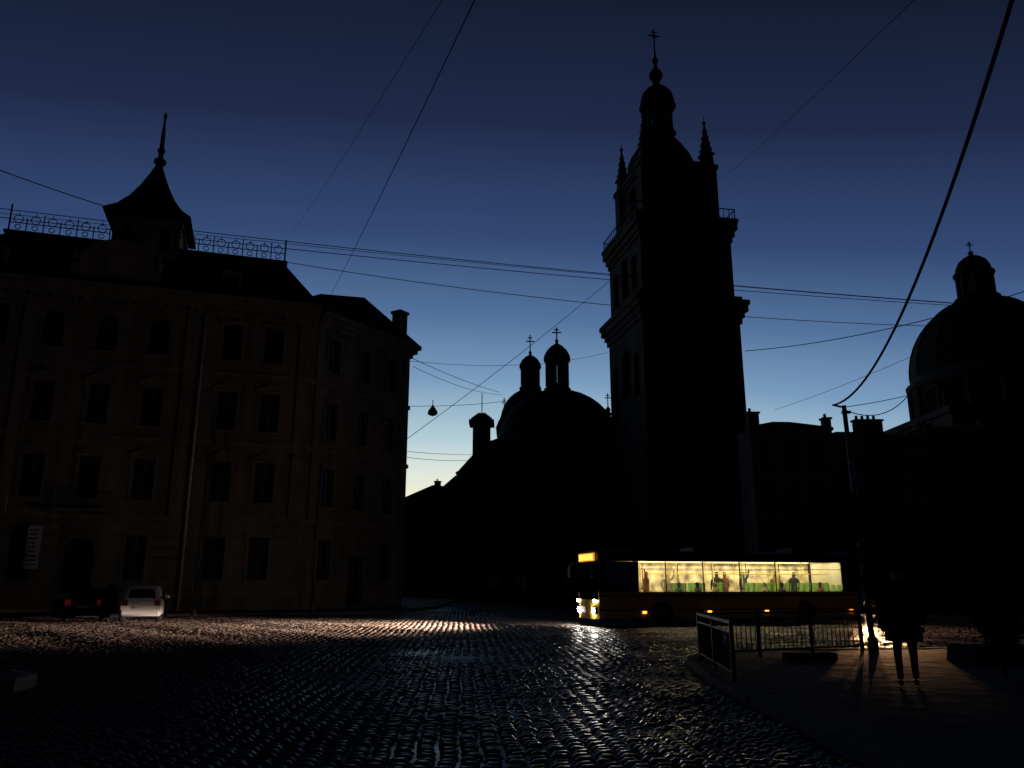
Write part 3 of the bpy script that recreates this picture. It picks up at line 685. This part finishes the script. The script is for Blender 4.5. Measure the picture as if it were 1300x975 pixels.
inn.box(1.6,Lb-.1,.30,Wb-.30,2.75,2.79); inn.box(1.6,Lb-.1,.06,.30,2.585,2.79); inn.box(1.6,Lb-.1,Wb-.3,Wb-.06,2.585,2.79)
inn.box(1.6,1.64,.07,Wb-.07,.46,2.58)
inn.box(11.35,11.4,.07,Wb-.07,.46,2.58)
for (a0,a1) in ((3.4,8.75),(10.05,11.35)):
    inn.box(a0,a1,.07,.57,.40,.46); inn.box(a0,a1,Wb-.57,Wb-.07,.40,.46); inn.box(a0,a1,Wb-.11,Wb-.07,.46,Z0-.01); inn.box(a0,a1,.055,.07,.46,Z0-.01)
for (a0,a1) in ((1.64,3.4),(8.75,10.05)):
    for (b0,b1) in ((.055,.57),(Wb-.57,Wb-.07)): inn.box(a0,a1,b0,b1,1.08,1.12); 
    inn.box(a0,a1,.53,.57,.46,1.08); inn.box(a0,a1,Wb-.57,Wb-.53,.46,1.08)
inn.obj('interior_panels',M_in,bus)
seats=MB(tB)
for a in (3.45,4.3,5.15,6.6,7.45,8.3,9.3,10.2,10.9):
    for b in ((.12,.95) if a not in (5.15,6.6) else (.12,)):
        seats.box(a,a+.42,b,b+.8,.85,.95) if a!=9.3 else seats.box(a,a+.42,b,b+.8,1.13,1.2)
        for q_ in (0,.42): seats.add([(a+.36,b+q_,.9),(a+.42,b+q_,.9),(a+.42,b+q_+.38,.9),(a+.36,b+q_+.38,.9),(a+.46,b+q_+.03,1.72),(a+.52,b+q_+.03,1.72),(a+.52,b+q_+.35,1.72),(a+.46,b+q_+.35,1.72)],[(0,3,2,1),(4,5,6,7),(0,1,5,4),(1,2,6,5),(2,3,7,6),(3,0,4,7)])
    if a>6.6:
        b=Wb-.95; seats.box(a,a+.42,b,b+.8,.85,.95); seats.box(a+.42,a+.48,b,b+.8,.95,1.6)
seats.obj('seats',M_seat,bus,bevel=.02)
hr=MB(tB)
for a in (2.2,3.9,5.6,7.0,8.7,10.4):
    for b in (.95,1.65): hr.tube((a,b,.46),(a,b,2.75),.02,6)
for b in (.95,1.65): hr.tube((1.7,b,2.1),(11.3,b,2.1),.018,6)
hr.obj('handrails',M_rail,bus)
ls=MB(tB)
for b in (.55,1.85): ls.box(1.9,11.2,b,b+.12,2.725,2.748)
ls.obj('ceiling_light_strips',emis('bus_ceiling_light',(1.0,.84,.54),38),bus)
cl=[mat('coat_%d'%i,c,.9,.2,5,0,5) for i,c in enumerate(((.03,.03,.04),(.16,.07,.04),(.04,.06,.10),(.30,.26,.18),(.02,.02,.02),(.22,.15,.06)))]
k=0
for (a,b,sit,arm,rz) in ((2.5,1.0,False,True,-90),(3.75,.5,True,False,-90),(3.6,1.3,False,True,0),(4.6,.5,True,False,-90),(5.45,.55,True,False,-90),(5.9,1.2,False,False,-40),(6.5,1.6,False,False,200),(7.1,1.1,False,True,30),(7.75,.5,True,False,-90),(8.6,.5,True,False,-90),(8.9,1.4,False,False,160),(9.7,1.2,False,False,-60),(10.5,.5,True,False,-90)):
    k+=1; person('passenger_%d'%k,tB.sub(a,b,rz,.46),cl[k%6],bus,sit,arm)
person('driver',tB.sub(.95,.65,-90,.7),cl[0],bus,True)
wh=MB(tB); rim=MB(tB)
for a in (2.75,9.4):
    for b in (.04,Wb-.32):
        t=tB.sub(a,b,0,.47)
        def ringx(mb,r0,r1,y0,y1,n=24):
            vs=[(r*math.cos(2*math.pi*k/n),y,r*math.sin(2*math.pi*k/n)) for r,y in ((r0,y0),(r1,y0),(r1,y1),(r0,y1)) for k in range(n)]
            fs=[(i*n+k,i*n+(k+1)%n,((i+1)%4)*n+(k+1)%n,((i+1)%4)*n+k) for i in range(4) for k in range(n)]
            mb.add(vs,fs,t)
        ringx(wh,.28,.47,0,.28); ringx(rim,.08,.285,.05,.2); rim.tube((0,.0,0),(0,.2,0),.1,12,tf=t)
wh.obj('tyres',M_rub,bus,True); rim.obj('wheel_rims',mat('rim_grey',(.12,.12,.12),.6,.1,5,0,5),bus)
mi=MB(tB)
for b,s_ in ((-.02,-1),(2.52,1)):
    mi.tube((-.05,b,2.6),(-.35,b+s_*.18,2.45),.03,6); mi.box(-.42,-.32,b+s_*.3-.11,b+s_*.3+.11,1.95,2.45)
mi.obj('mirrors',M_rub,bus,bevel=.02)
M_head=emis('headlamp',(1.0,.95,.86),650)
M_amb=emis('amber_display',(1.0,.42,.05),3.2,False)
M_mark=emis('side_marker_lamp',(1.0,.25,.03),7,False)
hl=MB(tB); hs=MB(tB)
def disc(mb,a,b,z,r,dir_=-1,tf=None):
    mb.tube((a,b,z),(a+dir_*.02,b,z),r,16,tf=tf)
for b,a in ((.34,-.125),(2.16,-.125)):
    hs.box(a-.0,a+.1,b-.22,b+.22,.5,.78)
    disc(hl,a-.005,b,.62,.11)
hs.obj('lamp_housings',M_rub,bus,bevel=.03); hl.obj('headlamps',M_head,bus)
h2=MB(tB); disc(h2,-.13,.22,1.0,.06); disc(h2,-.13,2.28,1.0,.06); h2.obj('position_lamps',emis('position_lamp',(1,.85,.6),60),bus)
ds=MB(tB); 
rr=random.Random(3)
for i in range(34):
    for j in range(5):
        if rr.random()<.62: ds.box(-.095,-.085,.42+i*.05,.46+i*.05,2.64+j*.048,2.68+j*.048)
ds.obj('destination_display',M_amb,bus)
db=MB(tB); db.box(-.085,-.02,.35,2.2,2.6,2.92); db.obj('display_panel',emis('display_back',(1,.45,.06),.8,False),bus)
mk=MB(tB)
for a in (1.95,4.85,7.5,11.6): mk.box(a-.08,a+.08,-.03,-.012,.51,.59)
mk.obj('side_marker_lamps',M_mark,bus)
tl=MB(tB)
for b in (.15,2.35): tl.box(Lb,Lb+.02,b-.08,b+.08,.9,1.3)
tl.obj('tail_lamps',emis('tail_lamp',(1,.03,.01),3,False),bus)
def spot(name,loc,tgt,e_,col,size,blend,parent,rad=.08,flat=.3):
    l=bpy.data.lights.new(name,'SPOT'); l.energy=e_; l.color=col; l.spot_size=math.radians(size); l.spot_blend=blend; l.shadow_soft_size=rad
    o=bpy.data.objects.new(name,l); COL.objects.link(o); o.location=loc
    o.rotation_euler=(Vector(tgt)-Vector(loc)).to_track_quat('-Z','Y').to_euler(); o.scale=(1,flat,1); o.parent=parent; return o
for k,(b,tb) in enumerate(((.34,1.1),(2.16,3.0))):
    spot('headlamp_beam_%d'%(k+1),tB((-.25,b,.72)),tB((-8.0,tb,.0)),62000,(1,.79,.66),82,1.0,bus,.07,.12)
# ---------------------------------------------------------------- cars
def car(name,t,paint,van=False,tail=None,head=None,Lc=4.3,Wc=1.76,Hc=1.62):
    e=empty(name)
    def loft(secs,m,nm,bev=0.0,sub=1):
        mb=MB(t); vs=[];fs=[]
        for (a,hw,z0,z1,rt) in secs:
            vs+=[(a,-hw*.9,z0),(a,-hw,z0+.15*(z1-z0)),(a,-hw,z0+.7*(z1-z0)),(a,-rt,z1-.02),(a,-rt*.6,z1),(a,rt*.6,z1),(a,rt,z1-.02),(a,hw,z0+.7*(z1-z0)),(a,hw,z0+.15*(z1-z0)),(a,hw*.9,z0)]
        n_=10
        for i in range(len(secs)-1):
            for k in range(n_): fs.append((i*n_+k,i*n_+(k+1)%n_,(i+1)*n_+(k+1)%n_,(i+1)*n_+k))
        fs.append(tuple(range(n_))); fs.append(tuple((len(secs)-1)*n_+k for k in range(n_))[::-1])
        mb.add(vs,fs); o=mb.obj(nm,m,e,True,bevel=.03); return o
    w=Wc/2; hb=Hc*.6
    loft([(0,w*.9,.38,hb*.9,w*.86),(.08,w*.97,.26,hb,w*.9),(.6,w,.22,hb+.02,w*.95),(2.2,w,.22,hb,w*.95),(3.0,w,.22,hb-.02,w*.93),(3.5,w*.98,.22,hb-.1,w*.88),(4.1,w*.92,.26,hb-.22,w*.8),(Lc,w*.8,.36,hb-.34,w*.7)],paint,'body')
    loft([(.12,w*.86,hb-.02,hb+.02,w*.84),(.38,w*.84,hb-.02,Hc-.12,w*.66),(.7,w*.84,hb-.02,Hc,w*.7),(1.9,w*.84,hb-.02,Hc,w*.7),(2.4,w*.84,hb-.02,Hc-.08,w*.68),(3.15,w*.84,hb-.06,hb-.0,w*.8)],paint,'cabin')
    gm=MB(t)
    z0,z1=hb+.08,Hc-.17
    gm.quad((.13,-w*.66,z0),(.13,w*.66,z0),(.325,w*.55,z1),(.325,-w*.55,z1))
    for s_ in(-1,1):
        for a0,a1,b0,b1 in ((.55,1.4,.62,1.38),(1.48,2.75,1.48,2.3)):
            gm.quad((a0,s_*w*.862,hb+.06),(a1,s_*w*.862,hb+.06),(b1,s_*w*.755,z1),(b0,s_*w*.755,z1))
    gm.quad((3.1,-w*.72,hb+.06),(3.1,w*.72,hb+.06),(2.47,w*.6,z1+.02),(2.47,-w*.6,z1+.02))
    gm.obj('windows',M_glassd,e)
    wm=MB(t);rm=MB(t)
    for a in (.82,3.38):
        for s_ in(-1,1):
            tt=t.sub(a,s_*(w-.12),0,.32)
            n_=20; vs=[(r*math.cos(2*math.pi*k/n_),y,r*math.sin(2*math.pi*k/n_)) for r,y in ((.19,-.11),(.29,-.11),(.32,-.08),(.32,.08),(.29,.125),(.19,.125)) for k in range(n_)]
            wm.add(vs,[(i*n_+k,i*n_+(k+1)%n_,((i+1)%6)*n_+(k+1)%n_,((i+1)%6)*n_+k) for i in range(6) for k in range(n_)],tt)
            rm.tube((0,-.1,0),(0,.1,0),.195,12,tf=tt)
    wm.obj('tyres',M_rub,e,True); rm.obj('hubcaps',M_chrome,e)
    bm_=MB(t); bm_.box(-.06,.12,-w*.88,w*.88,.34,.56); bm_.box(Lc-.12,Lc+.05,-w*.75,w*.75,.34,.54)
    for s_ in(-1,1): bm_.box(2.5,2.68,s_*(w+.1)-.09,s_*(w+.1)+.09,hb+.02,hb+.17)
    bm_.obj('bumpers_and_mirrors',paint if van else M_rub,e,bevel=.03)
    pl=MB(t); pl.box(-.075,-.062,-.26,.26,.6,.71); pl.box(Lc+.052,Lc+.062,-.26,.26,.4,.5); pl.obj('number_plates',mat('plate_white',(.5,.5,.48),.5,.05,5,0,5),e)
    tm=MB(t)
    for s_ in(-1,1): tm.box(-.02,.14,min(s_*w*.62,s_*w*.9),max(s_*w*.62,s_*w*.9),.72,.98)
    tm.obj('tail_lamps',tail,e,bevel=.02)
    hm_=MB(t)
    for s_ in(-1,1): hm_.tube((Lc-.1,s_*w*.62,.66),(Lc+.015,s_*w*.62,.66),.1,14)
    hm_.obj('headlamps',head or M_chrome,e)
    return e
M_tail=mat('tail_lens_red',(.25,.01,.008),.3,.1,5,0,5)
M_tailon=emis('tail_lens_lit',(.6,.04,.02),.05,False)
pw=mat('car_paint_white',(.6,.55,.52),.3,.04,2,0,5); pdk=mat('car_paint_dark',(.02,.02,.022),.35,.05,2,0,5); prd=mat('car_paint_maroon',(.07,.02,.016),.35,.05,2,0,5)
car('parked_car',T(-16.75,37.3,111),pw,True,tail=M_tail)
car('parked_car',T(-19.8,38.2,112),prd,tail=M_tailon,Hc=1.48)
M_h2=emis('car_headlamp',(1,.70,.40),130)
tc_=T(22.3,51.0,-111)
oc=car('oncoming_car',tc_,pdk,tail=M_tail,head=M_h2,Hc=1.75)
for s_ in(-1,1):
    spot('headlamp_beam_%d'%(1 if s_<0 else 2),tc_((4.4,s_*.55,.8)),(13.4,27.2,.0),32000,(1,.52,.24),46,1.0,oc,.06,.05)
# ---------------------------------------------------------------- pedestrian railing
def railing(name,p,q_,h=.95,z=.12):
    e=empty(name); d=Vector((q_[0]-p[0],q_[1]-p[1])); Ln=d.length; t=T(p[0],p[1],math.degrees(math.atan2(d.y,d.x)),z)
    mb=MB(t); mb.box(0,Ln,-.025,.025,h-.05,h); mb.box(0,Ln,-.02,.02,.12,.155); mb.box(0,Ln,-.018,.018,h-.2,h-.17)
    np_=max(1,round(Ln/1.6))
    for i in range(np_+1): mb.box(i*Ln/np_-.03,i*Ln/np_+.03,-.032,.032,-.05,h+.04)
    for i in range(1,int(Ln/.13)): mb.tube((i*.13,0,.15),(i*.13,0,h-.19),.011,5)
    mb.obj('rails_and_bars',M_iron2,e)
M_iron2=mat('fence_paint_grey',(0.035,0.033,0.032),0.6,0.2,4,0.1,30,spec=.25)
railing('pedestrian_railing',(3.62,13.75),(3.95,17.6))
railing('pedestrian_railing',(4.05,17.75),(8.2,19.6))
# ---------------------------------------------------------------- pole with traffic light
e=empty('traffic_light'); mb=MB(T(8.42,19.5))
mb.tube((0,0,.1),(-.1,0,6.0),.075,12,r2=.055); mb.tube((0,0,.1),(0,0,.45),.12,12)
mb.box(-.16,.04,-.06,.06,5.8,5.86); mb.tube((-.1,0,5.95),(-.38,0,6.02),.025,6)
mb.obj('pole',M_pole,e,True)
hd=MB(T(8.25,19.42,12))
hd.box(-.17,.17,-.12,.1,2.75,3.75); hd.box(-.24,.24,.1,.115,2.65,3.85)
for k in range(3):
    z=2.92+k*.33
    for q_ in range(9):
        a0=math.pi*q_/9-.1; a1=math.pi*(q_+1)/9-.1
        hd.quad((.13*math.cos(a0),-.12,z+.13*math.sin(a0)),(.13*math.cos(a1),-.12,z+.13*math.sin(a1)),(.13*math.cos(a1),-.32,z+.13*math.sin(a1)),(.13*math.cos(a0),-.32,z+.13*math.sin(a0)))
hd.obj('signal_head',M_rub,e)
ln=MB(T(8.25,19.42,12))
for k in range(3): ln.tube((0,-.125,2.92+k*.33),(0,-.14,2.92+k*.33),.105,14)
ln.obj('lenses_off',M_glassd,e)
s2=MB(T(8.42,19.5,10)); s2.tube((0,-.1,2.35),(0,-.115,2.35),.28,4); s2.box(-.2,.2,-.12,-.105,1.55,1.85); s2.box(-.06,.06,-.1,.1,1.3,2.6)
s2.obj('sign_plates_back',M_poled,e)
def lamp_post(name,x,y,h,r,m,arm=0):
    e=empty(name); mb=MB(T(x,y)); mb.tube((0,0,0),(0,0,h),r,10,r2=r*.7); mb.tube((0,0,0),(0,0,.9),r*1.6,10,r2=r*1.3)
    if arm:
        mb.tube((0,0,h-.1),(arm,-.3,h+.35),r*.5,8); mb.box(arm-.1+(.0 if arm>0 else -.4),arm+.5-(.0 if arm>0 else .4),-.42,-.18,h+.3,h+.42)
    mb.obj('mast',m,e,True); return e
lamp_post('street_lamp',-10.6,44,8.2,.09,M_poled,-1.3)
lamp_post('wire_mast',-16.6,43.2,7.5,.085,M_poled)
e=empty('hanging_lamp'); mb=MB(); mb.lathe([(.04,13.75),(.12,13.6),(.3,13.35),(.36,13.15),(.3,13.05),(.05,12.95)],-5.5,54,14); mb.tube((-5.5,54,13.7),(-5.5,54,14.1),.03,6); mb.obj('lamp_head',M_poled,e,True)
# ---------------------------------------------------------------- wires
def wire(p,q_,sag,r=.018,name='overhead_wire'):
    cu=bpy.data.curves.new(name,'CURVE'); cu.dimensions='3D'; cu.bevel_depth=r; cu.bevel_resolution=1
    n_=25; sp=cu.splines.new('POLY'); sp.points.add(n_-1)
    for i in range(n_):
        t_=i/(n_-1); P=[p[j]+(q_[j]-p[j])*t_ for j in range(3)]; P[2]-=4*sag*t_*(1-t_)
        sp.points[i].co=(*P,1)
    cu.materials.append(M_cable); o=bpy.data.objects.new(name,cu); COL.objects.link(o)
wire((-29.7,38,23.9),(-25.2,50.5,26.1),.15,.03)
wire((-14.9,20,11.76),(21.3,30,12.27),.27,.012); wire((-14.9,20,11.5),(21.3,30,12.2),.30,.012); wire((-14.9,20,11.62),(21.3,30,12.24),.22,.008)
wire((-15.3,50.5,22.9),(31.4,55,19.8),.85,.024)
wire((-.5,11,11.1),(-13.3,55,22.2),.15,.012); wire((-1.0,11,11.1),(-15.9,53,26.2),.2,.006)
wire((9.2,15,14.5),(21.9,79,43.9),.3,.010)
wire((4.5,6,6.85),(8.08,19.5,6.02),.85,.023,'power_cable')
wire((12.2,40,13.5),(21.5,30,13.35),.45,.02); wire((8.32,19.5,5.96),(21.2,30,11.4),.5,.011,'power_cable')
wire((8.32,19.5,5.9),(12.5,24,7.6),.45,.013,'power_cable')
wire((18.5,55,13.6),(21.4,30,12.96),.3,.012)
wire((10.3,78,32.5),(-7.85,58,12.0),.3,.024)
wire((-7.6,59,18.5),(-1.4,90,23.3),.2,.024); wire((-7.6,59,17.9),(-1.0,90,23.0),.5,.02)
wire((-9,52.5,13.4),(3,60,15.96),.4,.018); wire((-9,59.5,11.5),(-3.6,75,13.6),.1,.02); wire((-9,59.5,11.1),(-3.6,75,13.1),.2,.02)
wire((-15.3,50.5,17.5),(9.5,76,24.0),1.6,.018)
# ---------------------------------------------------------------- small trees / shrubs
def shrub(name,x,y,z,trunk,rx,rz,cz,nleaf,seed):
    e=empty(name); r=np.random.default_rng(seed)
    tb=MB(T(x,y,0,z)); tb.tube((0,0,0),(.02,.01,trunk+.3),.05,8,r2=.03)
    for k in range(7):
        a=r.uniform(0,6.28); tb.tube((0,0,trunk*.8+k*.1),(rx*.6*math.cos(a),rx*.6*math.sin(a),trunk+rz*r.uniform(.3,1.5)),.018,5,r2=.006)
    tb.obj('trunk_and_limbs',M_bark,e)
    nc=70; cc=r.normal(0,1,(nc,3)); cc/=np.linalg.norm(cc,axis=1)[:,None]; cc*=r.uniform(.2,.95,(nc,1)); cc*=np.array([rx,rx,rz])
    cc[:,:2]*=(0.78+0.22*np.clip(cc[:,2]/rz,-1,1))[:,None]
    mb=MB(T(x,y,0,z+cz)); vs=[];fs=[]
    for i in range(nleaf):
        c=cc[i%nc]+r.normal(0,rx*.15,3); u=r.normal(0,1,3);u/=np.linalg.norm(u); w_=np.cross(u,r.normal(0,1,3)); w_/=np.linalg.norm(w_); s=r.uniform(.022,.038)
        o=len(vs); vs+=[tuple(c-u*s*1.5),tuple(c+w_*s*.7),tuple(c+u*s*1.5),tuple(c-w_*s*.7)]; fs.append((o,o+1,o+2,o+3))
    mb.add(vs,fs); mb.obj('foliage',M_leaf,e)
shrub('ornamental_tree',8.6,14.7,.12,.3,.58,.98,1.2,24000,2)
shrub('shrub',-23.6,34.8,0,.3,.9,.9,.9,12000,4)
shrub('shrub',-18.3,37.6,0,.3,.42,.75,.95,7000,5)
pk=MB(T(6.3,17.6,6)); 
pk.box(-.6,.5,-.15,.15,.115,.26); pe=empty('stone_block'); pk.obj('block',M_kerb,pe,bevel=.03)
pk=MB(T(9.6,17.2,10)); pk.box(-.5,1.3,-.5,.4,.115,.42,top=.04); pe=empty('stone_planter'); pk.obj('planter_box',M_kerb,pe,bevel=.03)
pk=MB(T(9.6,17.2,10)); pk.box(-.4,1.2,-.4,.3,.42,.44); pk.obj('soil',M_bark,pe)
print('cobbles',n)
